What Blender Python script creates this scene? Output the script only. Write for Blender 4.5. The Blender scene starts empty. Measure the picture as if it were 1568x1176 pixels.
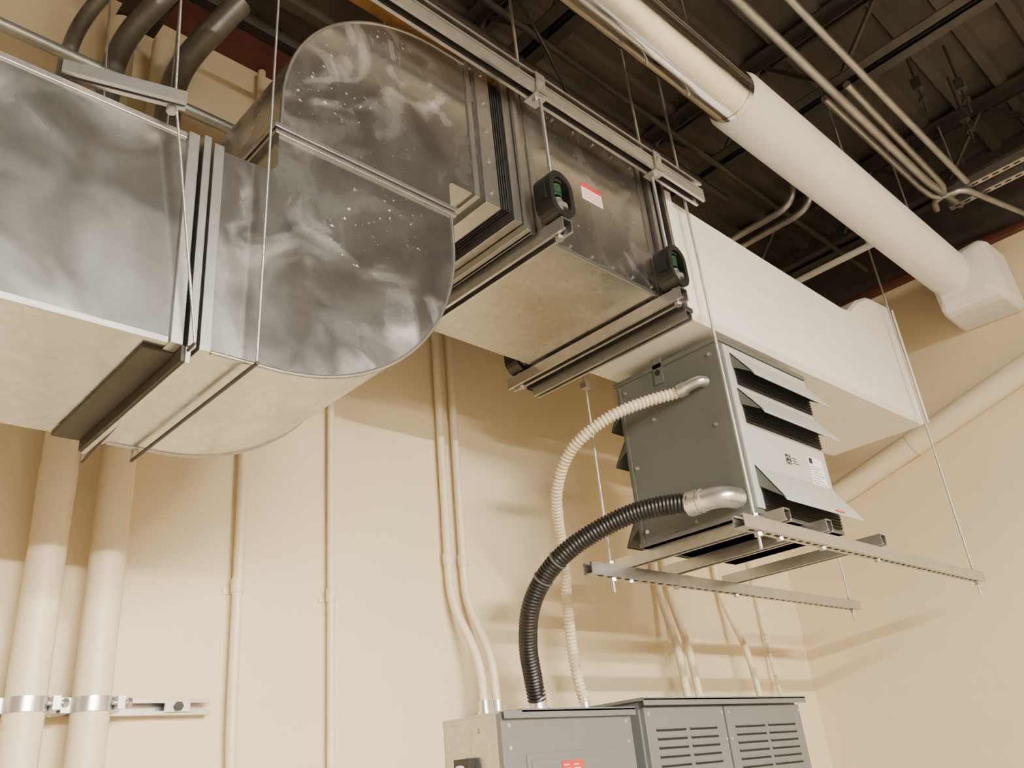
import bpy, bmesh, math, random
from mathutils import Vector, Matrix
random.seed(4)
V=Vector
sc=bpy.context.scene
# ---------------------------------------------------------------- materials
def mat(name,col,rough=.5,metal=0.,noise=0.,nscale=8.,bump=0.,bscale=40.,col2=None,emit=None,estr=0.,rvar=0.,spec=None):
    m=bpy.data.materials.new(name);m.use_nodes=True
    nt=m.node_tree;N=nt.nodes;L=nt.links
    b=N["Principled BSDF"]
    b.inputs["Base Color"].default_value=(*col,1);b.inputs["Roughness"].default_value=rough;b.inputs["Metallic"].default_value=metal
    if spec is not None:b.inputs["Specular IOR Level"].default_value=spec
    tc=N.new("ShaderNodeTexCoord")
    if noise>0 or col2 or rvar>0:
        n=N.new("ShaderNodeTexNoise");n.inputs["Scale"].default_value=nscale;n.inputs["Detail"].default_value=6;n.inputs["Roughness"].default_value=.6
        L.new(tc.outputs["Object"],n.inputs["Vector"])
        if noise>0 or col2:
            r=N.new("ShaderNodeValToRGB");c2=col2 or tuple(c*(1-noise) for c in col)
            r.color_ramp.elements[0].position=.38;r.color_ramp.elements[1].position=.62
            r.color_ramp.elements[0].color=(*c2,1);r.color_ramp.elements[1].color=(*col,1)
            L.new(n.outputs["Fac"],r.inputs["Fac"]);L.new(r.outputs["Color"],b.inputs["Base Color"])
        if rvar>0:
            mr=N.new("ShaderNodeMapRange");mr.inputs["To Min"].default_value=max(0.05,rough-rvar);mr.inputs["To Max"].default_value=rough+rvar
            mr.inputs["From Min"].default_value=.35;mr.inputs["From Max"].default_value=.65
            L.new(n.outputs["Fac"],mr.inputs["Value"]);L.new(mr.outputs["Result"],b.inputs["Roughness"])
    if bump>0:
        n2=N.new("ShaderNodeTexNoise");n2.inputs["Scale"].default_value=bscale;n2.inputs["Detail"].default_value=3
        L.new(tc.outputs["Object"],n2.inputs["Vector"])
        bp=N.new("ShaderNodeBump");bp.inputs["Strength"].default_value=bump;bp.inputs["Distance"].default_value=.01
        L.new(n2.outputs["Fac"],bp.inputs["Height"]);L.new(bp.outputs["Normal"],b.inputs["Normal"])
    if emit:
        b.inputs["Emission Color"].default_value=(*emit,1);b.inputs["Emission Strength"].default_value=estr
    return m
def galv_mat(name,col,rough,smudge,bump=.12):
    m=bpy.data.materials.new(name);m.use_nodes=True
    nt=m.node_tree;N=nt.nodes;L=nt.links;b=N["Principled BSDF"]
    tc=N.new("ShaderNodeTexCoord")
    def noise(scale,det,dist=0.):
        n=N.new("ShaderNodeTexNoise");n.inputs["Scale"].default_value=scale;n.inputs["Detail"].default_value=det;n.inputs["Distortion"].default_value=dist
        L.new(tc.outputs["Object"],n.inputs["Vector"]);return n
    def rng(src,a,c,o0=0.,o1=1.):
        r=N.new("ShaderNodeMapRange");r.inputs["From Min"].default_value=a;r.inputs["From Max"].default_value=c;r.inputs["To Min"].default_value=o0;r.inputs["To Max"].default_value=o1
        L.new(src,r.inputs["Value"]);return r.outputs["Result"]
    def mth(op,a,c):
        q=N.new("ShaderNodeMath");q.operation=op
        for i,v in ((0,a),(1,c)):
            if isinstance(v,(int,float)):q.inputs[i].default_value=v
            else:L.new(v,q.inputs[i])
        return q.outputs[0]
    vo=N.new("ShaderNodeTexVoronoi");vo.inputs["Scale"].default_value=60;L.new(tc.outputs["Object"],vo.inputs["Vector"])
    sepc=N.new("ShaderNodeSeparateColor");L.new(vo.outputs["Color"],sepc.inputs[0])
    sp=rng(sepc.outputs[0],0,1,.93,1.05)
    region=rng(noise(2.0,2,.8).outputs["Fac"],.45,.62)
    film=rng(noise(5.0,9,2.0).outputs["Fac"],.49,.70)
    drops=rng(noise(60.,3,.2).outputs["Fac"],.66,.70)
    region2=rng(noise(3.1,1,.3).outputs["Fac"],.56,.66)
    sm=mth('MAXIMUM',mth('MULTIPLY',region,mth('MULTIPLY',film,.55)),mth('MULTIPLY',region2,mth('MULTIPLY',drops,.7)))
    sm=mth('MULTIPLY',sm,smudge)
    mixc=N.new("ShaderNodeMix");mixc.data_type='RGBA';mixc.inputs[6].default_value=(*col,1);mixc.inputs[7].default_value=(.78,.77,.75,1)
    L.new(sm,mixc.inputs[0])
    mul=N.new("ShaderNodeVectorMath");mul.operation='SCALE';L.new(mixc.outputs[2],mul.inputs[0]);L.new(sp,mul.inputs["Scale"])
    L.new(mul.outputs[0],b.inputs["Base Color"])
    L.new(rng(sm,0,1,.96,.25),b.inputs["Metallic"])
    rr=rng(noise(4.,5,1.).outputs["Fac"],.35,.65,rough-.05,rough+.06)
    L.new(mth('ADD',rr,mth('MULTIPLY',sm,.3)),b.inputs["Roughness"])
    bp=N.new("ShaderNodeBump");bp.inputs["Strength"].default_value=bump;bp.inputs["Distance"].default_value=.03;L.new(noise(1.6,1).outputs["Fac"],bp.inputs["Height"]);L.new(bp.outputs["Normal"],b.inputs["Normal"])
    return m
M={}
M['galv']=galv_mat("galvanized_sheet",(.455,.455,.45),.25,.85,.20)
M['galvb']=galv_mat("galvanized_box",(.49,.48,.46),.25,.45,.16)
M['seam']=mat("galvanized_seam",(.50,.495,.48),.34,.95,noise=.12,nscale=30)
M['strut']=mat("zinc_strut",(.60,.595,.585),.34,.93,noise=.12,nscale=25)
M['rod']=mat("zinc_rod",(.62,.615,.61),.35,.93,bump=.3,bscale=400)
M['chrome']=mat("polished_aluminium",(.86,.86,.86),.13,1.,rvar=.05,nscale=6,bump=.08,bscale=12)
M['cast']=mat("cast_zinc_fitting",(.74,.74,.74),.30,.9)
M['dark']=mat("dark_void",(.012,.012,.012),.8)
M['gasket']=mat("dark_gasket",(.05,.042,.032),.6,.2,noise=.2,nscale=20)  # shade of the duct joint recess, put into the colour
M['fabric']=mat("black_flex_fabric",(.02,.02,.022),.75,noise=.4,nscale=60,bump=.4,bscale=120)
M['white']=mat("white_canvas",(.86,.84,.80),.75,noise=.05,nscale=5,bump=.25,bscale=18)
M['wall']=mat("beige_wall_paint",(.75,.63,.425),.6,noise=.03,nscale=1.3,bump=.05,bscale=90)
M['farwall']=mat("tan_wall_paint",(.42,.35,.24),.6,noise=.03,nscale=1.3)  # unseen walls, colour darkened to weaken bounce into the shadows
M['pipe']=mat("beige_pipe_paint",(.76,.66,.475),.42,noise=.03,nscale=5)
M['gray']=mat("gray_enamel",(.115,.128,.118),.42,noise=.06,nscale=7,bump=.05,bscale=200)
M['gray2']=mat("light_gray_enamel",(.47,.475,.46),.45,noise=.04,nscale=5,bump=.04,bscale=200)
M['cab']=mat("cabinet_gray_enamel",(.175,.185,.19),.4,noise=.04,nscale=4)
M['black']=mat("black_rubber",(.016,.016,.016),.38,noise=.3,nscale=30)
M['green']=mat("green_spring_paint",(.015,.07,.035),.35,noise=.2,nscale=30)
M['cream']=mat("cream_flex_jacket",(.74,.65,.47),.5,noise=.08,nscale=30)
M['deck']=mat("dark_deck_steel",(.088,.079,.071),.6,.2,noise=.35,nscale=3)
M['steel']=mat("dark_joist_steel",(.056,.051,.046),.55,.3,noise=.3,nscale=10)
M['primer']=mat("red_oxide_primer",(.12,.035,.025),.6,noise=.3,nscale=8)
M['wood']=mat("orange_board",(.50,.26,.10),.6,noise=.3,nscale=12)
M['emt']=mat("emt_conduit",(.46,.455,.44),.38,.85,noise=.2,nscale=12)
M['label']=mat("white_label",(.82,.82,.80),.5,noise=.03)
M['red']=mat("red_label",(.65,.05,.03),.5,noise=.05)
M['ink']=mat("black_ink",(.02,.02,.02),.6)
M['floor']=mat("sealed_concrete",(.38,.335,.27),.35,noise=.15,nscale=2)
M['block']=mat("bare_block",(.06,.05,.045),.85,noise=.3,nscale=6)
M['tube']=mat("fluorescent_tube",(1,1,1),.5,emit=(1,.915,.785),estr=920)
M['fix']=mat("white_fixture_enamel",(.8,.8,.78),.4)
M['greypipe']=mat("grey_pipe_paint",(.24,.235,.215),.42,.5,noise=.3,nscale=9)
M['tie']=mat("grey_tie",(.12,.12,.12),.5)
# ---------------------------------------------------------------- mesh builder
class B:
    def __init__(s,name):
        s.name=name;s.bm=bmesh.new();s.mats=[]
    def mi(s,m):
        m=M[m]
        if m not in s.mats:s.mats.append(m)
        return s.mats.index(m)
    def face(s,vs,m,smooth=False):
        try:
            f=s.bm.faces.new(vs);f.material_index=s.mi(m);f.smooth=smooth;return f
        except ValueError:return None
    def box(s,a,b,m):
        x0,y0,z0=[min(a[i],b[i]) for i in range(3)];x1,y1,z1=[max(a[i],b[i]) for i in range(3)]
        v=[s.bm.verts.new(p) for p in ((x0,y0,z0),(x1,y0,z0),(x1,y1,z0),(x0,y1,z0),(x0,y0,z1),(x1,y0,z1),(x1,y1,z1),(x0,y1,z1))]
        for q in ((0,3,2,1),(4,5,6,7),(0,1,5,4),(1,2,6,5),(2,3,7,6),(3,0,4,7)):s.face([v[i] for i in q],m)
    def prism(s,loop,vec,m,smooth=None,capm=None):
        loop=[V(p) for p in loop];vec=V(vec);n=len(loop)
        a=[s.bm.verts.new(p) for p in loop];b=[s.bm.verts.new(p+vec) for p in loop]
        nrm=V((0,0,0))
        for i in range(n):nrm+=loop[i].cross(loop[(i+1)%n])
        flip=nrm.dot(vec)>0
        for i in range(n):
            j=(i+1)%n
            q=[a[i],a[j],b[j],b[i]]
            if not flip:q.reverse()
            s.face(q,m,smooth=bool(smooth and (i in smooth)))
        ca=[s.bm.verts.new(v.co) for v in a];cb=[s.bm.verts.new(v.co) for v in b]
        if flip:ca.reverse()
        else:cb.reverse()
        s.face(ca,capm or m);s.face(cb,capm or m)
    def sweep(s,pts,rad,m,seg=12,cap=True,mfun=None):
        pts=[V(p) for p in pts];n=len(pts)
        T=[(pts[min(i+1,n-1)]-pts[max(i-1,0)]).normalized() for i in range(n)]
        ref=V((0,0,1)) if abs(T[0].z)<.9 else V((1,0,0))
        u=T[0].cross(ref).normalized();rings=[]
        for i in range(n):
            u=(u-T[i]*u.dot(T[i])).normalized();w=T[i].cross(u)
            r=rad(i) if callable(rad) else rad
            rings.append([s.bm.verts.new(pts[i]+(u*math.cos(k*2*math.pi/seg)+w*math.sin(k*2*math.pi/seg))*r) for k in range(seg)])
        for i in range(n-1):
            mm=mfun(i) if mfun else m
            for k in range(seg):
                j=(k+1)%seg
                s.face([rings[i][k],rings[i][j],rings[i+1][j],rings[i+1][k]],mm,seg>6)
        if cap:
            for rg,rev in ((rings[0],True),(rings[-1],False)):
                c=[s.bm.verts.new(v.co) for v in rg]
                if rev:c.reverse()
                s.face(c,m)
    def cyl(s,p0,p1,r,m,seg=16):s.sweep([p0,p1],r,m,seg)
    def hexnut(s,p,axis,r,h,m):
        p=V(p);a=V(axis).normalized();s.sweep([p-a*h/2,p+a*h/2],r,m,6)
    def strut(s,p0,p1,openv,m='strut',w=.041,slots=True,liner=False):
        p0=V(p0);p1=V(p1);a=(p1-p0);L=a.length;an=a.normalized();o=V(openv).normalized();q=an.cross(o)
        h=w/2;t=.003;l=.010
        pr=[(-h,-h),(h,-h),(h,h),(h-l,h),(h-l,h-.007),(h-t-.001,h-.005),(h-t,-h+t),(-h+t,-h+t),(-h+t+.001,h-.005),(-h+l,h-.007),(-h+l,h),(-h,h)]
        s.prism([p0+q*x+o*y for x,y in pr],a,m)
        if liner:
            k=-h+t+.001
            s.prism([p0+q*x+o*y for x,y in ((k,-h+t),(-k,-h+t),(-k,-h+t+.004),(k,-h+t+.004))],a,'dark')  # dark strip stands in for shade inside the metal channel
        if slots:
            k=.03
            while k<L-.04:
                c=p0+an*k;hw=.006
                lp=[c+q*x-o*(h-.001)+an*y for x,y in ((-hw,0),(-hw*.6,-.006),(hw*.6,-.006),(hw,0),(hw,.02),(hw*.6,.026),(-hw*.6,.026),(-hw,.02))]
                s.prism(lp,-o*.0018,'dark');k+=.05
    def done(s,bevel=0,seg=2):
        me=bpy.data.meshes.new(s.name);s.bm.to_mesh(me);s.bm.free()
        for m in s.mats:me.materials.append(m)
        ob=bpy.data.objects.new(s.name,me);bpy.context.collection.objects.link(ob)
        if bevel:
            md=ob.modifiers.new("bevel",'BEVEL');md.width=bevel;md.segments=seg;md.limit_method='ANGLE';md.angle_limit=math.radians(50 if seg==2 else 20)
        return ob
def smooth(pts,n=10):
    pts=[V(p) for p in pts];P=[pts[0]*2-pts[1]]+pts+[pts[-1]*2-pts[-2]];out=[]
    for i in range(1,len(P)-2):
        a,b,c,d=P[i-1:i+3]
        for k in range(n):
            t=k/n;out.append(.5*((2*b)+(c-a)*t+(2*a-5*b+4*c-d)*t*t+(3*b-a-3*c+d)*t**3))
    out.append(pts[-1]);return out
def resample(pts,step):
    out=[pts[0].copy()];acc=0
    for i in range(len(pts)-1):
        a,b=pts[i],pts[i+1];d=(b-a).length
        while acc+d>=step:
            t=(step-acc)/d;a=a.lerp(b,t);out.append(a.copy());d=(b-a).length;acc=0
        acc+=d
    return out
def fillet(pts,d=.06,n=6):
    pts=[V(p) for p in pts];out=[pts[0]]
    for i in range(1,len(pts)-1):
        p=pts[i];a=pts[i-1]-p;b=pts[i+1]-p
        da=min(d,a.length*.48);db=min(d,b.length*.48)
        A=p+a.normalized()*da;C=p+b.normalized()*db
        for k in range(n+1):
            t=k/n;out.append(A*(1-t)**2+p*2*t*(1-t)+C*t*t)
    out.append(pts[-1]);return out
# ---------------------------------------------------------------- room
XR=4.77;XL=-5.;YF=-9.;H=4.62
b=B("floor");b.box((XL-.15,YF-.15,-.1),(XR+.15,.15,0),'floor');b.done()
b=B("wall_back");b.box((XL,0,0),(XR,.15,H+.1),'wall');b.done()
b=B("wall_right");b.box((XR,YF,0),(XR+.15,.15,4.05),'wall');b.box((XR,YF,4.05),(XR+.15,.15,H+.1),'block');b.done()
b=B("wall_left");b.box((XL-.15,YF,0),(XL,.15,H+.1),'farwall');b.done()
b=B("wall_front");b.box((XL-.15,YF-.15,0),(XR+.15,YF,H+.1),'farwall');b.done()
b=B("ceiling")
prof=[];y=YF
while y<-.05:
    prof+=[(y,H),(y+.125,H),(y+.14,H-.038),(y+.185,H-.038)];y+=.20
prof.append((0,H));prof+=[(0,H+.1),(YF,H+.1)]
b.prism([(XL-.1,a,c) for a,c in prof],(XR-XL+.2,0,0),'deck');b.done()
b=B("trim_1");b.box((XR-.05,YF,4.05),(XR,0,4.075),'primer');b.box((XR-.012,YF,4.075),(XR,0,4.11),'primer');b.done()
b=B("trim_2");b.box((XL,-.09,4.40),(XR-.05,0,4.43),'primer');b.box((XL,-.02,4.43),(XR-.05,0,4.57),'primer');b.done()
for x in (-1.7,-.5,.7,1.9,3.11,4.3):
    b=B("steel_bar_joist")
    for s_ in (-1,1):
        xa=x+s_*.012;xb=x+s_*.072
        b.box((xa,YF,4.195),(xb,-.10,4.202),'steel');b.box((xa,YF,4.195),(xa+s_*.007,-.10,4.245),'steel')
        b.box((xa,YF,4.572),(xb,-.10,4.58),'steel');b.box((xa,YF,4.53),(xa+s_*.007,-.10,4.575),'steel')
    k=0;y=-.12
    while y>YF+.3:
        b.cyl((x,y,4.215 if k%2 else 4.565),(x,y-.3,4.565 if k%2 else 4.215),.012,'steel',8);y-=.3;k+=1
    b.done()
# ---------------------------------------------------------------- left galvanized duct + offset elbows
YA=-1.15;YB=-.64;Z=1.6
def arc(cx,cz,r,a0,a1,n):
    return [(cx+r*math.cos(math.radians(a0+(a1-a0)*i/n)),cz+r*math.sin(math.radians(a0+(a1-a0)*i/n))) for i in range(n+1)]
b=B("galvanized_rectangular_duct")
b.box((-3.2,YA,Z+.774),(.545,YB,Z+1.249),'galv')
for x in (-1.9,-.65):
    b.box((x,YA-.012,Z+.762),(x+.03,YB+.012,Z+1.261),'seam')
for x0,x1,e in ((.522,.545,.008),(.552,.568,.012),(.576,.598,.007)):
    b.box((x0,YA-e,Z+.774-.004),(x1,YB+e,Z+1.249+e),'seam')
b.box((-3.2,YA-.004,Z+.768),(.52,YA+.004,Z+.782),'seam')
b.box((-3.2,YA-.004,Z+1.240),(.52,YA+.004,Z+1.254),'seam')
b.box((.488,YA+.03,Z+.766),(.546,YB,Z+.7745),'gasket')  # dark strip painted in for the shaded recess at the joint
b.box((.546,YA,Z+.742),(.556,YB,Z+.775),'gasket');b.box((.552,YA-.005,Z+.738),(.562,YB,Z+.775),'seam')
b.done(.0012)
b=B("galvanized_offset_elbow")
e1=[(.60,Z+.774)]+arc(.724,Z+1.274,.5,-90,0,28)+[(1.224,Z+1.372),(.724,Z+1.372),(.724,Z+1.275),(.715,Z+1.262),(.70,Z+1.252),(.60,Z+1.249)]
b.prism([(x,YA,z) for x,z in e1],(0,YB-YA,0),'galv',smooth=set(range(1,29)))
e2=[(.724,Z+1.372),(.73,Z+1.46)]+arc(1.23,Z+1.46,.5,180,90,28)[1:]+[(1.40,Z+1.96),(1.40,Z+1.476),(1.235,Z+1.476),(1.226,Z+1.467),(1.224,Z+1.372)]
b.prism([(x,YA,z) for x,z in e2],(0,YB-YA,0),'galv',smooth=set(range(1,30)))
for yy in (YA,YB):
    b.sweep([(x,yy,z) for x,z in [(.60,Z+.774)]+arc(.724,Z+1.274,.5,-90,0,40)+[(1.224,Z+1.36)]],.0045,'seam',8)
    b.sweep([(x,yy,z) for x,z in [(.727,Z+1.39)]+arc(1.23,Z+1.46,.5,180,90,40)+[(1.36,Z+1.96)]],.0045,'seam',8)
b.box((.712,YA-.008,Z+1.360),(1.236,YB+.010,Z+1.370),'seam')
b.box((.708,YA-.012,Z+1.374),(1.240,YB+.016,Z+1.386),'seam')
b.box((1.315,YA-.006,Z+1.468),(1.332,YB+.01,Z+1.968),'seam')
b.box((1.345,YA-.014,Z+1.455),(1.40,YB+.018,Z+1.978),'seam')
for i in range(5):
    z=Z+1.50+i*.11;b.cyl((1.372,YA-.014,z),(1.372,YA-.019,z),.006,'strut',8)
b.done(.0012)
b=B("duct_hanger_rod")
R_=.0028
b.cyl((.43,-1.19,4.19),(.475,-1.19,Z+1.30),R_,'rod',8);b.cyl((.475,-1.19,Z+1.30),(.555,-1.185,Z+.765),R_,'rod',8)
b.cyl((.705,-1.19,4.19),(.675,-1.185,Z+.755),R_,'rod',8)
b.cyl((.675,-1.19,Z+.757),(.675,-.60,Z+.757),.004,'steel',8)
b.cyl((.675,-.60,Z+.757),(.675,-.60,4.19),R_,'rod',8)
b.cyl((.555,-1.185,Z+.765),(.57,-.60,Z+.735),.003,'steel',8);b.cyl((.57,-.60,Z+.735),(.45,-.60,4.19),R_,'rod',8)
b.strut((.28,-1.15,Z+1.276),(.49,-1.21,Z+1.276),(0,0,-1),slots=False,w=.027,m='strut')
b.hexnut((.47,-1.19,Z+1.256),(0,0,1),.010,.009,'strut');b.hexnut((.47,-1.19,Z+1.296),(0,0,1),.010,.009,'strut')
b.done()
# ---------------------------------------------------------------- flexible connectors + filter box
BX0,BX1,BYF,BYB,BZ0,BZ1=1.52,2.16,-1.15,-.55,Z+1.43,Z+1.99
b=B("flexible_duct_connector")
for i in range(6):
    xa=1.40+.055*i/6;xb=xa+.055/6;xm=(xa+xb)/2
    b.box((xa,YA+.012,Z+1.487),(xm,YB-.012,Z+1.950),'fabric');b.box((xm,YA+.004,Z+1.479),(xb,YB-.004,Z+1.958),'fabric')
b.done()
b=B("inline_duct_filter_box")
b.box((1.455,YA-.012,Z+1.445),(1.485,BYB+.012,Z+1.985),'seam')
b.box((1.488,YA-.024,Z+1.42),(1.505,BYB+.02,Z+2.0),'seam')
b.box((1.505,YA-.006,Z+1.436),(1.523,BYB,Z+1.985),'fabric')
b.box((BX0,BYF,BZ0),(BX1,BYB,BZ1),'galvb')
for x in (BX0+.0,BX0+.032,BX1-.03):
    b.box((x,BYF-.006,BZ0-.003),(x+.022,BYB+.008,BZ1+.006),'seam')
b.box((BX0,BYF-.004,BZ0-.002),(BX1,BYF+.004,BZ0+.014),'seam')
for i in range(6):
    x=BX0+.08+i*.1
    b.cyl((x,BYF-.001,BZ0+.03),(x,BYF-.005,BZ0+.03),.005,'strut',8);b.cyl((x,BYF-.001,BZ1-.03),(x,BYF-.005,BZ1-.03),.005,'strut',8)
b.box((1.80,BYF-.002,Z+1.69),(1.90,BYF,Z+1.755),'label');b.box((1.80,BYF-.003,Z+1.738),(1.90,BYF-.001,Z+1.755),'red')
for i in range(4):b.box((1.808,BYF-.003,Z+1.697+i*.010),(1.892,BYF-.001,Z+1.699+i*.010),'red')
b.done(.0012)
b=B("insulated_duct_flange")
b.box((2.165,YA-.02,Z+1.40),(2.185,YB+.06,Z+2.0),'seam')
b.box((2.19,YA,Z+1.43),(2.25,YB+.03,Z+1.965),'fabric')
for i in range(3):b.box((2.195+i*.02,YA-.008,Z+1.42),(2.203+i*.02,YB+.035,Z+1.972),'fabric')
b.box((2.25,YA-.022,Z+1.40),(2.268,YB+.05,Z+1.985),'seam')
b.done(.001)
def isolator(b,x,y,z):
    def stad(r,hh):
        return [(r*math.cos(math.radians(a)),hh+r*math.sin(math.radians(a))) for a in range(0,181,18)]+[(r*math.cos(math.radians(a)),-hh+r*math.sin(math.radians(a))) for a in range(180,361,18)]
    O=stad(.049,.031);I=stad(.033,.026);N=len(O)
    vo=[[b.bm.verts.new((x+p[0],y+yy,z+p[1])) for p in O] for yy in (-.032,.032)]
    vi=[[b.bm.verts.new((x+p[0],y+yy,z+p[1])) for p in I] for yy in (-.032,.032)]
    for i in range(N):
        j=(i+1)%N
        b.face([vo[0][i],vo[0][j],vi[0][j],vi[0][i]],'black');b.face([vo[1][j],vo[1][i],vi[1][i],vi[1][j]],'black')
        b.face([vo[0][j],vo[0][i],vo[1][i],vo[1][j]],'black');b.face([vi[0][i],vi[0][j],vi[1][j],vi[1][i]],'black')
    for sx in (-1,1):b.box((x+sx*.042,y-.016,z-.026),(x+sx*.057,y+.016,z+.026),'black')
    b.cyl((x,y,z-.045),(x,y,z+.05),.013,'black',12)
    co=[(x+.021*math.cos(t*.5),y+.021*math.sin(t*.5),z+.000+.046*t/70) for t in range(71)]
    b.sweep(co,.0036,'green',6)
    b.cyl((x,y,z+.044),(x,y,z+.054),.028,'black',16)
    b.sweep([(x,y-.012,z-.050),(x,y-.012,z-.034),(x,y-.012,z-.032),(x,y-.008,z-.010)],lambda i:(.027,.027,.019,.016)[i],'cast',16)
    b.hexnut((x,y-.01,z-.058),(0,0,1),.016,.015,'cast')
b=B("spring_isolated_duct_trapeze")
ZI=Z+1.508
for x,ys in ((1.545,(-1.24,-.475)),(2.135,(-1.215,-.475))):
    b.strut((x,-1.275 if x<2 else -1.245,Z+1.400),(x,-.42,Z+1.400),(0,0,-1),slots=False,liner=True)
    for y in ys:
        isolator(b,x,y,ZI)
        b.cyl((x,y,Z+1.375),(x,y,ZI-.02),.0055,'rod',8)
        b.hexnut((x,y,Z+1.428),(0,0,1),.013,.010,'strut');b.hexnut((x,y,Z+1.372),(0,0,1),.013,.010,'strut')
        b.cyl((x,y,ZI+.03),(x,y,(Z+1.89) if y<-1 else 4.55),.0055,'rod',8)
b.box((2.19,-1.20,Z+1.385),(2.245,-.45,Z+1.400),'fabric')
b.strut((2.215,-1.20,Z+1.368),(2.215,-.47,Z+1.368),(0,0,-1),slots=False,liner=True,w=.034)
b.done()
b=B("overhead_strut_channel")
b.strut((.55,-1.225,Z+1.925),(2.42,-1.225,Z+1.925),(0,0,-1),liner=True,slots=False)
b.strut((.55,-1.225,Z+1.968),(2.42,-1.225,Z+1.968),(0,-1,0),slots=False,liner=True)
for x in (1.545,2.135):
    b.box((x-.026,-1.252,Z+1.898),(x+.026,-1.195,Z+1.904),'strut')
    b.hexnut((x,-1.225,Z+1.892),(0,0,1),.014,.012,'strut');b.box((x-.020,-1.252,Z+1.90),(x+.020,-1.247,Z+1.985),'strut')
    b.hexnut((x,-1.255,Z+1.95),(0,1,0),.011,.010,'strut')
for x in (1.0,1.48,2.08):b.cyl((x,-1.225,Z+1.95),(x,-1.225,4.55),.005,'rod',8)
b.done()
b=B("wooden_blocking_board");b.box((.5,-1.13,Z+2.015),(1.58,-1.09,Z+2.13),'wood');b.done(.003)
# ---------------------------------------------------------------- white insulated duct
b=B("white_insulated_duct")
y0,y1=YA,-.62
def ring(x,za,zb,ya,yb,c=.018):
    return [(x,ya+c,za),(x,yb-c,za),(x,yb,za+c),(x,yb,zb-c),(x,yb-c,zb),(x,ya+c,zb),(x,ya,zb-c),(x,ya,za+c)]
secs=[(2.272,Z+1.41,Z+1.965,y0-.010,y1+.02),(2.32,Z+1.405,Z+1.965,y0-.014,y1+.02),(2.345,Z+1.425,Z+1.945,y0,y1),(3.0,Z+1.430,Z+1.938,y0,y1),(3.72,Z+1.445,Z+1.935,y0,y1),(3.80,Z+1.447,Z+1.955,y0,y1),(3.95,Z+1.45,Z+2.06,y0,y1),(4.10,Z+1.455,Z+2.13,y0,y1),(4.30,Z+1.46,Z+2.15,y0,y1),(4.36,Z+1.465,Z+2.14,y0,y1),(4.375,Z+1.48,Z+2.12,y0+.02,y1-.02)]
R=[[b.bm.verts.new(p) for p in ring(*s)] for s in secs]
for i in range(len(R)-1):
    for k in range(8):
        j=(k+1)%8;b.face([R[i][j],R[i][k],R[i+1][k],R[i+1][j]],'white')
b.face(R[0],'white');b.face(list(reversed(R[-1])),'white')
bmesh.ops.recalc_face_normals(b.bm,faces=b.bm.faces[:])
b.sweep([(4.37,y0-.005,Z+1.47),(4.37,y0-.005,Z+2.13)],.006,'white',8)
b.done(.004)
b=B("insulated_round_pipe")
py,pz=-1.45,Z+2.25
b.sweep([(-2.5,py,pz),(2.40,py,pz)],.098,'chrome',40)
for x in (-1.3,.0,1.3,2.395):b.sweep([(x-.012,py,pz),(x+.012,py,pz)],.101,'chrome',40)
b.sweep([(2.40,py,pz),(2.415,py,pz),(2.43,py,pz),(2.9,py,pz),(3.5,py,pz),(4.1,py,pz),(4.50,py,pz)],lambda i:(.098,.108,.113,.114,.114,.115,.116)[i],'white',40)
b.done()
b=B("canvas_wrapped_pipe_elbow")
lp=[(-.17,-.22),(.12,-.21),(.14,-.19),(.15,.10),(.13,.12),(-.16,.15),(-.19,.13),(-.20,-.19)]
R=[]
for x,s_ in ((4.46,.66),(4.485,.90),(4.53,.95),(4.765,.98)):
    R.append([b.bm.verts.new((x,py-.04*(s_)+p[0]*s_,pz-.02+p[1]*s_)) for p in lp])
for i in range(3):
    for k in range(len(lp)):
        j=(k+1)%len(lp);b.face([R[i][k],R[i][j],R[i+1][j],R[i+1][k]],'white',False)
b.face(R[0],'white');b.face(R[-1],'white')
bmesh.ops.recalc_face_normals(b.bm,faces=b.bm.faces[:])
b.done(.008,3)
# ---------------------------------------------------------------- suspended transformer
TX0,TX1,TY0,TY1,TZ0,TZ1=2.45,3.06,-1.15,-.68,Z+.728,Z+1.375
def hood(b,xa,xb,yf,zt,drop,out,sgn,m):
    t=.003
    b.prism([(xa,yf,zt),(xa,yf+sgn*out,zt-drop),(xa,yf+sgn*out,zt-drop-t*2),(xa,yf,zt-t*2)],(xb-xa,0,0),m)
    b.prism([(xa,yf+sgn*out,zt-drop),(xa,yf+sgn*(out+.003),zt-drop-.010),(xa,yf+sgn*out,zt-drop-.010)],(xb-xa,0,0),m)
    for x in (xa,xb-t):
        b.prism([(x,yf,zt),(x,yf+sgn*out,zt-drop),(x,yf,zt-drop*.55)],(t,0,0),'gray')
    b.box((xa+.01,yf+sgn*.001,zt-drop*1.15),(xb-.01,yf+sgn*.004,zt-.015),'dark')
    k=zt-drop*1.12
    while k<zt-.02:
        b.box((xa+.01,yf+sgn*.003,k),(xb-.01,yf+sgn*.009,k+.0035),'black');k+=.011
b=B("suspended_transformer")
b.box((TX0,TY0,TZ0),(TX1,TY1,TZ1),'gray')
b.box((TX0-.006,TY0-.006,TZ1-.012),(TX1+.006,TY1+.006,TZ1+.006),'gray')
b.box((TX0-.004,TY0-.004,TZ0),(TX1+.004,TY1+.004,TZ0+.014),'gray')
b.box((TX0+.02,TY0-.007,TZ0+.02),(TX1-.004,TY0,TZ1-.02),'gray2')
for zt,dr,out in ((TZ1-.045,.110,.075),(TZ1-.185,.115,.080),(TZ0+.175,.14,.085)):
    hood(b,TX0+.055,TX1-.01,TY0-.007,zt,dr,out,-1,'gray2')
    hood(b,TX0+.03,TX1-.03,TY1,zt,dr,out,1,'gray')
zc=Z+.975
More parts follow.
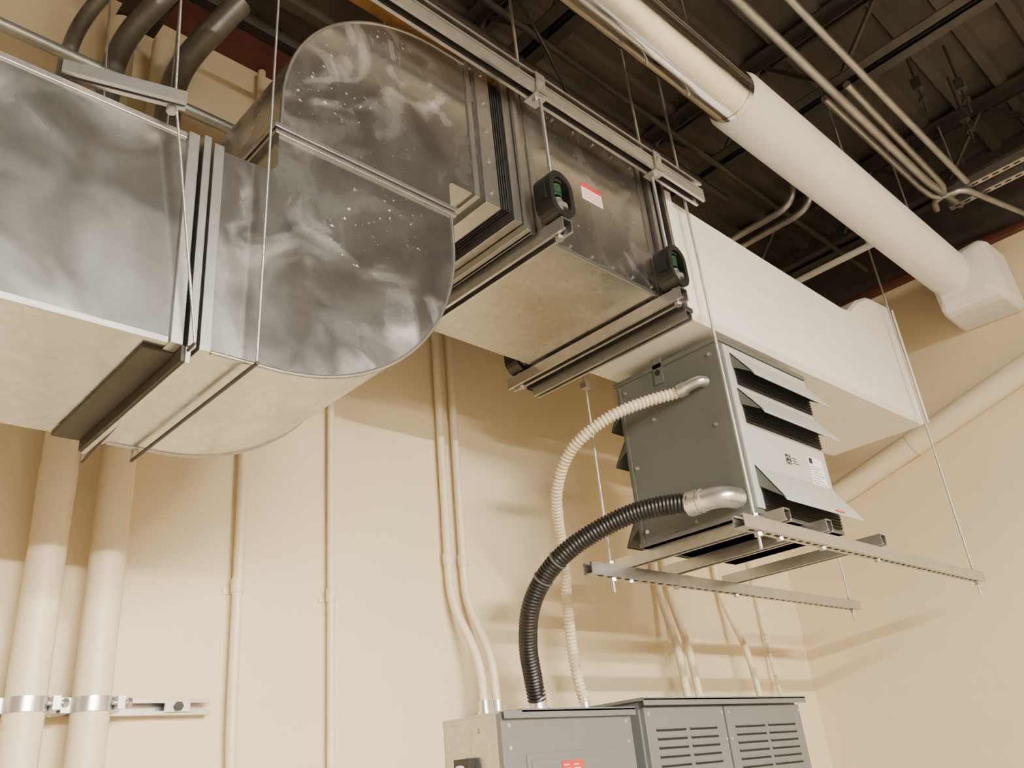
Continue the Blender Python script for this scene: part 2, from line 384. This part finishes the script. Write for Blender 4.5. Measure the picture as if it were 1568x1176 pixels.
b.box((2.74,TY0-.0085,zc-.025),(2.775,TY0-.007,zc+.012),'ink')
for i in range(5):
    for j in range(5):
        if (i*7+j*5+i*j)%3==0:b.box((2.743+i*.006,TY0-.0095,zc-.022+j*.006),(2.748+i*.006,TY0-.008,zc-.017+j*.006),'label')
for i in range(3):b.box((2.785,TY0-.0085,zc-.018+i*.010),(2.83-.008*i,TY0-.007,zc-.015+i*.010),'ink')
b.box((2.91,TY0-.0085,zc-.075),(3.02,TY0-.007,zc+.035),'label')
b.box((2.915,TY0-.0092,zc+.008),(2.94,TY0-.0083,zc+.030),'ink')
for i in range(7):b.box((2.918,TY0-.0092,zc-.070+i*.011),(3.012-(i%3)*.02,TY0-.0083,zc-.068+i*.011),'ink')
b.box((2.84,TY0-.098,TZ0+.034),(2.90,TY0-.0935,TZ0+.040),'red')
for y,z in ((-1.11,TZ0+.05),(-.72,TZ0+.05),(-1.11,TZ1-.05),(-.72,TZ1-.05),(-.83,TZ1-.20),(-1.08,TZ1-.31),(-.93,TZ0+.03),(-.72,TZ0+.29)):
    b.cyl((TX0-.0,y,z),(TX0-.006,y,z),.007,'cast',10)
b.box((TX0-.006,-.905,TZ1-.075),(TX0,-.865,TZ1+.03),'gray');b.cyl((TX0-.005,-.885,TZ1-.03),(TX0-.009,-.885,TZ1-.03),.012,'dark',12)
b.box((TX0-.004,-.70,TZ0+.01),(TX0,-.69,TZ1-.02),'gray')
b.done(.0015)
b=B("transformer_strut_trapeze")
ZS=Z+.665
b.strut((2.27,-1.19,ZS),(4.27,-1.19,ZS),(0,0,1),slots=False);b.strut((2.27,-.57,ZS),(4.31,-.57,ZS),(0,0,1),slots=False)
for yy in (-1.19,-.57):
    x=2.32
    while x<4.22:
        b.box((x,yy-.005,ZS-.0215),(x+.026,yy+.005,ZS-.020),'dark');x+=.05
for x in (2.50,2.78,3.20):
    b.strut((x,-1.235,ZS+.0415),(x,-.53,ZS+.0415),(0,0,-1),slots=False,liner=True)
    for yy in (-1.19,-.57):
        b.hexnut((x,yy,ZS-.028),(0,0,1),.012,.012,'strut')
b.done()
b=B("trapeze_hanger_rod")
for x,y in ((2.37,-1.19),(4.21,-1.19),(2.40,-.57),(4.25,-.57)):
    b.cyl((x,y,ZS-.075),(x,y,4.19 if x>4.2 else 4.56),.0055,'rod',8)
    b.hexnut((x,y,ZS-.030),(0,0,1),.014,.012,'strut');b.hexnut((x,y,ZS+.030),(0,0,1),.014,.012,'strut')
    b.box((x-.02,y-.02,ZS+.0205),(x+.02,y+.02,ZS+.0245),'strut')
b.box((2.385,-.585,Z+1.395),(2.415,-.555,Z+1.42),'strut')
b.done()
# ---------------------------------------------------------------- flexible conduits
def flex(name,pts,r,pitch,m,amp,seg=16):
    b=B(name)
    P=resample(smooth(pts,14),pitch/4)
    b.sweep(P,lambda i:r+amp*(0,1,1,0)[i%4]-amp*.5,m,seg)
    return b,P
b,P=flex("black_flexible_conduit",[(2.366,-1.00,2.396),(2.318,-.88,2.408),(2.275,-.77,2.40),(2.226,-.64,2.362),(2.195,-.53,2.315),(2.19,-.42,2.247),(2.207,-.33,2.162),(2.26,-.25,2.052),(2.32,-.20,1.947),(2.35,-.18,1.87)],.032,.013,'black',.006)
b.sweep(fillet([(2.366,-.97,2.396),(2.372,-1.09,2.392),(2.446,-1.105,2.388)],.06,12),.036,'cast',22)
b.sweep([(2.362,-.965,2.397),(2.367,-1.005,2.396)],.043,'cast',10)
b.sweep([(2.367,-1.012,2.395),(2.368,-1.022,2.395)],.041,'cast',22)
b.cyl((2.352,-.18,1.91),(2.352,-.18,1.838),.034,'cast',18);b.cyl((2.352,-.18,1.85),(2.352,-.18,1.838),.042,'cast',8)
for i in (len(P)//2-6,len(P)//2+22):
    d=(P[i+1]-P[i]).normalized();b.sweep([P[i]-d*.003,P[i]+d*.003],.0375,'tie',14)
b.done()
b,P=flex("cream_flexible_conduit",[(2.41,-1.00,2.822),(2.408,-.97,2.818),(2.347,-.88,2.805),(2.277,-.78,2.775),(2.235,-.67,2.727),(2.233,-.57,2.673),(2.27,-.47,2.585),(2.344,-.39,2.49),(2.43,-.32,2.391),(2.51,-.24,2.237),(2.562,-.19,2.097),(2.596,-.17,1.954),(2.62,-.17,1.87)],.0205,.015,'cream',.0045)
b.sweep(fillet([(2.41,-.985,2.82),(2.412,-1.065,2.83),(2.446,-1.075,2.83)],.035,8),.020,'cast',18)
b.sweep([(2.41,-.985,2.82),(2.412,-1.01,2.822)],.026,'cast',10)
b.cyl((2.62,-.17,1.88),(2.62,-.17,1.838),.021,'cast',14)
b.done()
# ---------------------------------------------------------------- wall pipes
for x in (.664,.818):
    b=B("painted_vertical_pipe");b.sweep([(x,-.098,0.005),(x,-.098,4.19)],.047,'pipe',28)
    b.sweep([(x,-.098,2.42),(x,-.098,2.50)],.0485,'pipe',28);b.done()
for x,r,m in ((.47,.024,'greypipe'),(.60,.036,'greypipe'),(.79,.042,'greypipe')):
    b=B("overhead_grey_pipe");yy=-.26
    b.sweep(fillet([(x-.02,yy,2.95),(x,yy,3.5),(x+.0,yy-.02,3.9),(x+.14,yy-.2,4.17)],.15,8),r,m,20)
    b.sweep([(x-.003,yy,3.40),(x,yy,3.52)],r+.007,m,20);b.done()
b=B("pipe_support_strut");b.strut((-.6,-.022,1.886),(1.165,-.022,1.886),(0,-1,0),slots=False,liner=False)
for x in (.664,.818):
    b.sweep([(x,-.098,1.868),(x,-.098,1.904)],.051,'cast',28)
    for sx in (-1,1):
        b.box((x+sx*.048,-.10,1.868),(x+sx*.072,-.040,1.904),'cast')
    b.box((x+.046,-.155,1.870),(x+.064,-.10,1.902),'cast')
    b.cyl((x+.035,-.148,1.886),(x+.085,-.148,1.886),.006,'rod',8);b.hexnut((x+.076,-.148,1.886),(1,0,0),.012,.010,'cast')
b.box((1.03,-.052,1.872),(1.10,-.043,1.90),'cast');b.hexnut((1.065,-.057,1.886),(0,1,0),.013,.01,'steel')
b.done()
def conduit(name,pts,r,m='pipe',couplings=(),straps=()):
    b=B(name);b.sweep(fillet(pts,.09,7),r,m,16)
    for p,ax in couplings:
        p=V(p);ax=V(ax);b.sweep([p-ax*.022,p-ax*.018,p+ax*.018,p+ax*.022],lambda i:r+(.0045 if i in(1,2) else .002),m,16)
    for p in straps:
        x,y,z=p
        b.box((x-r-.02,-.005,z-.009),(x+r+.02,-.001,z+.009),m);b.sweep([(x,y,z-.009),(x,y,z+.009)],r+.0025,m,16)
        b.cyl((x+r+.012,-.004,z),(x+r+.012,-.009,z),.005,'strut',8)
    b.done()
conduit("painted_conduit",[(1.235,-.032,4.38),(1.235,-.032,1.8),(1.255,-.032,1.5),(1.255,-.032,.3)],.016,couplings=(((1.235,-.032,2.24),(0,0,1)),),straps=((1.235,-.032,2.225),))
conduit("painted_conduit",[(1.572,-.028,4.38),(1.572,-.028,1.3),(1.572,-.028,.3)],.0125,couplings=(((1.572,-.028,2.235),(0,0,1)),),straps=((1.572,-.028,2.222),))
conduit("painted_conduit",[(2.09,-.032,4.38),(2.09,-.032,2.25),(2.145,-.11,2.03),(2.145,-.12,1.84)],.0165,couplings=(((2.09,-.032,2.41),(0,0,1)),))
conduit("painted_conduit",[(2.165,-.032,4.38),(2.165,-.032,2.25),(2.205,-.11,2.05),(2.205,-.12,1.84)],.0165,couplings=(((2.165,-.032,2.41),(0,0,1)),))
conduit("painted_conduit",[(3.40,-.032,4.38),(3.40,-.032,2.38),(3.345,-.13,2.1),(3.33,-.15,1.866)],.018)
conduit("painted_conduit",[(3.48,-.032,4.38),(3.48,-.032,2.38),(3.43,-.13,2.1),(3.42,-.15,1.866)],.018)
conduit("painted_conduit",[(3.93,-.032,4.38),(3.93,-.032,2.40),(3.93,-.13,2.1),(3.93,-.15,1.866)],.016)
b,P=flex("thin_flexible_conduit",[(4.30,-.03,2.9),(4.30,-.03,2.5),(4.30,-.03,2.2),(4.27,-.06,2.0),(4.20,-.12,1.7)],.009,.014,'cream',.004,10);b.done()
b=B("conduit_fitting")
for x in (2.145,2.205):
    b.sweep([(x,-.12,1.838),(x,-.12,1.885)],.021,'cast',14);b.sweep([(x,-.12,1.838),(x,-.12,1.85)],.028,'cast',8)
b.done()
b=B("sloped_drain_pipe");b.sweep([(4.695,-.07,2.83),(4.695,-.43,2.94),(4.695,-1.65,3.31),(4.695,-5,4.0)],.066,'pipe',32)
b.sweep([(4.695,-.94,3.094),(4.695,-1.0,3.112)],.070,'pipe',32);b.done()
# ---------------------------------------------------------------- cabinets
def screw(b,x,y,z,r=.007):b.cyl((x,y,z),(x,y-.004,z),r,'cast',10)
b=B("electrical_panel_cabinet")
x0,x1,yf,zt,zb=2.05,2.72,-.30,1.835,.85
b.box((x0,yf+.02,zb),(x1,-.002,zt-.01),'galvb')
b.box((x0-.002,yf,zb),(x1+.002,yf+.022,zt-.012),'cab')
b.box((x0+.08,yf-.02,zt-.012),(x1+.014,yf+.16,zt),'cab');b.box((x0-.002,yf-.02,zt-.03),(x1+.014,yf-.016,zt-.004),'cab')
b.box((x0-.004,yf,zt-.012),(x0+.08,-.002,zt-.004),'galvb')
b.box((x0+.10,yf-.004,zb+.1),(x1-.10,yf,zt-.14),'cab');b.box((x0+.12,yf-.007,zb+.12),(x1-.12,yf-.003,zt-.16),'cab')
for z in (zt-.05,zt-.12,1.4,1.1):
    screw(b,x0+.03,yf,z);screw(b,x1-.03,yf,z)
b.box((2.31,yf-.010,1.632),(2.42,yf-.007,1.665),'red')
for i in range(2):
    for j in range(2):b.box((2.318+i*.05,yf-.0115,1.638+j*.012),(2.350+i*.05-j*.006,yf-.0095,1.642+j*.012),'label')
b.box((x0-.03,-.16,1.62),(x0,-.08,1.70),'black');b.cyl((x0-.03,-.12,1.66),(x0-.045,-.12,1.66),.02,'label',12)
b.cyl((x0,-.18,1.78),(x0-.006,-.18,1.78),.008,'strut',8)
b.done(.002)
b=B("ventilated_transformer_cabinet")
x0,x1,yf,zt,zb=2.765,3.98,-.32,1.865,.08
b.box((x0+.01,yf+.02,zb),(x1-.01,-.01,zt-.01),'cab')
b.box((x0-.01,yf-.03,zt-.012),(x1+.01,-.01,zt),'cab');b.box((x0-.01,yf-.03,zt-.03),(x1+.01,yf-.026,zt-.004),'cab')
b.box((x0+.02,yf,0),(x1-.02,-.02,zb),'cab')
mid=3.33
for xa,xb in ((x0+.02,mid-.006),(mid+.006,x1-.015)):
    b.box((xa,yf,zb+.02),(xb,yf+.02,zt-.035),'cab')
    n=2;cw=(xb-xa-.10)/n
    for c in range(n):
        xs=xa+.05+c*cw
        for k in range(8):
            z=zt-.115-k*.032
            b.box((xs+.010,yf-.0015,z-.009),(xs+cw-.016,yf+.001,z),'dark')
            b.box((xs+.008,yf-.006,z-.001),(xs+cw-.014,yf,z+.003),'cab')
    screw(b,xa+.02,yf,zt-.06);screw(b,xb-.02,yf,zt-.06);screw(b,xa+.02,yf,1.2);screw(b,xb-.02,yf,1.2)
screw(b,mid-.02,yf,1.70);screw(b,mid+.02,yf,1.70)
b.done(.002)
# ---------------------------------------------------------------- overhead conduits / clutter
conduit("overhead_conduit",[(1.6,-1.64,4.06),(3.9,-1.64,4.06),(4.4,-1.64,4.15)],.018,'emt')
conduit("overhead_conduit",[(1.6,-1.76,4.08),(4.1,-1.76,4.08)],.015,'emt')
conduit("overhead_conduit",[(3.0,-1.585,4.10),(4.02,-1.585,4.10),(4.15,-1.60,4.10),(4.17,-1.72,4.10),(4.7,-1.85,4.10)],.016,'emt')
conduit("overhead_conduit",[(3.0,-1.685,4.10),(4.08,-1.665,4.10),(4.16,-1.62,4.10),(4.16,-1.58,4.10),(4.25,-1.56,4.10)],.016,'emt')
conduit("overhead_conduit",[(3.50,-.70,4.05),(3.50,-1.10,4.05),(3.50,-1.16,4.12),(3.50,-1.16,4.5)],.018,'emt')
conduit("overhead_conduit",[(3.60,-.70,4.05),(3.60,-1.14,4.05),(3.60,-1.20,4.12),(3.60,-1.20,4.5)],.018,'emt')
conduit("overhead_conduit",[(4.10,-.80,4.0),(4.10,-1.35,4.0)],.018,'white')
conduit("overhead_conduit",[(-2.5,-.56,3.49),(1.35,-.56,3.49)],.018,'greypipe')
conduit("overhead_conduit",[(1.35,-.9,4.14),(3.3,-.9,4.14)],.020,'steel')
conduit("overhead_conduit",[(1.0,-1.02,4.15),(4.6,-1.02,4.15)],.014,'steel')
b=B("overhead_strut_rail")
b.strut((4.22,-1.63,4.14),(4.22,-2.3,4.14),(0,0,1));b.strut((4.34,-1.60,4.14),(4.34,-2.3,4.14),(0,0,1))
for y in (-1.7,-2.2):b.cyl((4.28,y,4.14),(4.28,y,4.58),.005,'rod',8)
b.done()
b=B("beam_clamp_cluster")
for x,y in ((3.55,-1.82),(3.95,-1.88),(3.72,-1.95)):
    b.box((x-.02,y-.02,4.30),(x+.02,y+.02,4.36),'steel');b.cyl((x,y,4.17),(x,y,4.58),.006,'steel',8);b.hexnut((x,y,4.24),(0,0,1),.018,.02,'steel')
b.done()
b=B("hanging_black_cable")
for pts in ([(1.1,-1.06,4.5),(1.35,-1.08,4.3),(1.6,-1.08,4.25),(1.8,-1.09,4.0),(2.08,-1.0,3.8),(2.1,-1.0,3.61)],[(1.2,-1.3,4.55),(1.4,-1.35,4.35),(1.45,-1.3,4.15),(1.3,-1.25,4.1)]):
    b.sweep(smooth(pts,10),.006,'black',8)
b.done()
b=B("pipe_hanger_rod")
for x in (1.0,2.2,3.45,4.18):
    b.cyl((x,py,pz+.1),(x,py,4.58),.005,'rod',8)
b.done()
# ---------------------------------------------------------------- lighting fixtures (unseen strips, lips added to block upward light)
def fixture(x,y,z,l=2.4):
    b=B("fluorescent_light_fixture")
    b.box((x-l/2,y-.10,z),(x+l/2,y+.10,z+.06),'fix')
    for s_ in (-1,1):
        b.prism([(x-l/2,y+s_*.10,z+.03),(x-l/2,y+s_*.16,z-.022),(x-l/2,y+s_*.157,z-.024),(x-l/2,y+s_*.097,z+.026)],(l,0,0),'fix')  # lips added to dim the light on the upper wall
    for dy in (-.06,.06):
        b.cyl((x-l/2+.03,y+dy,z-.03),(x+l/2-.03,y+dy,z-.03),.018,'tube',8)
        for sx in (-1,1):b.box((x+sx*(l/2-.02)-.012,y+dy-.018,z-.05),(x+sx*(l/2-.02)+.012,y+dy+.018,z),'fix')
    for sx in (-.8,.8):b.cyl((x+sx,y,z+.05),(x+sx,y,4.6),.004,'rod',6)
    b.done()
fixture(-.3,-5.4,2.80);fixture(1.3,-6.4,3.62)
w=bpy.data.worlds.new("world");sc.world=w;w.use_nodes=True
w.node_tree.nodes["Background"].inputs[0].default_value=(1,.9,.75,1);w.node_tree.nodes["Background"].inputs[1].default_value=.05
# ---------------------------------------------------------------- camera
yaw,pitch,roll=[math.radians(v) for v in (45.797,25.286,-5.782)]
F=V((math.sin(yaw)*math.cos(pitch),math.cos(yaw)*math.cos(pitch),math.sin(pitch)))
Rt=V((math.cos(yaw),-math.sin(yaw),0));U=Rt.cross(F)
r=Rt*math.cos(roll)+U*math.sin(roll);u=-Rt*math.sin(roll)+U*math.cos(roll)
cd=bpy.data.cameras.new("camera");cam=bpy.data.objects.new("camera",cd);bpy.context.collection.objects.link(cam)
m=Matrix((r,u,-F)).transposed().to_4x4();m.translation=V((0,-2.5,1.6));cam.matrix_world=m
cd.sensor_width=36;cd.lens=36*1299.9/1568;cd.clip_start=.02
sc.camera=cam
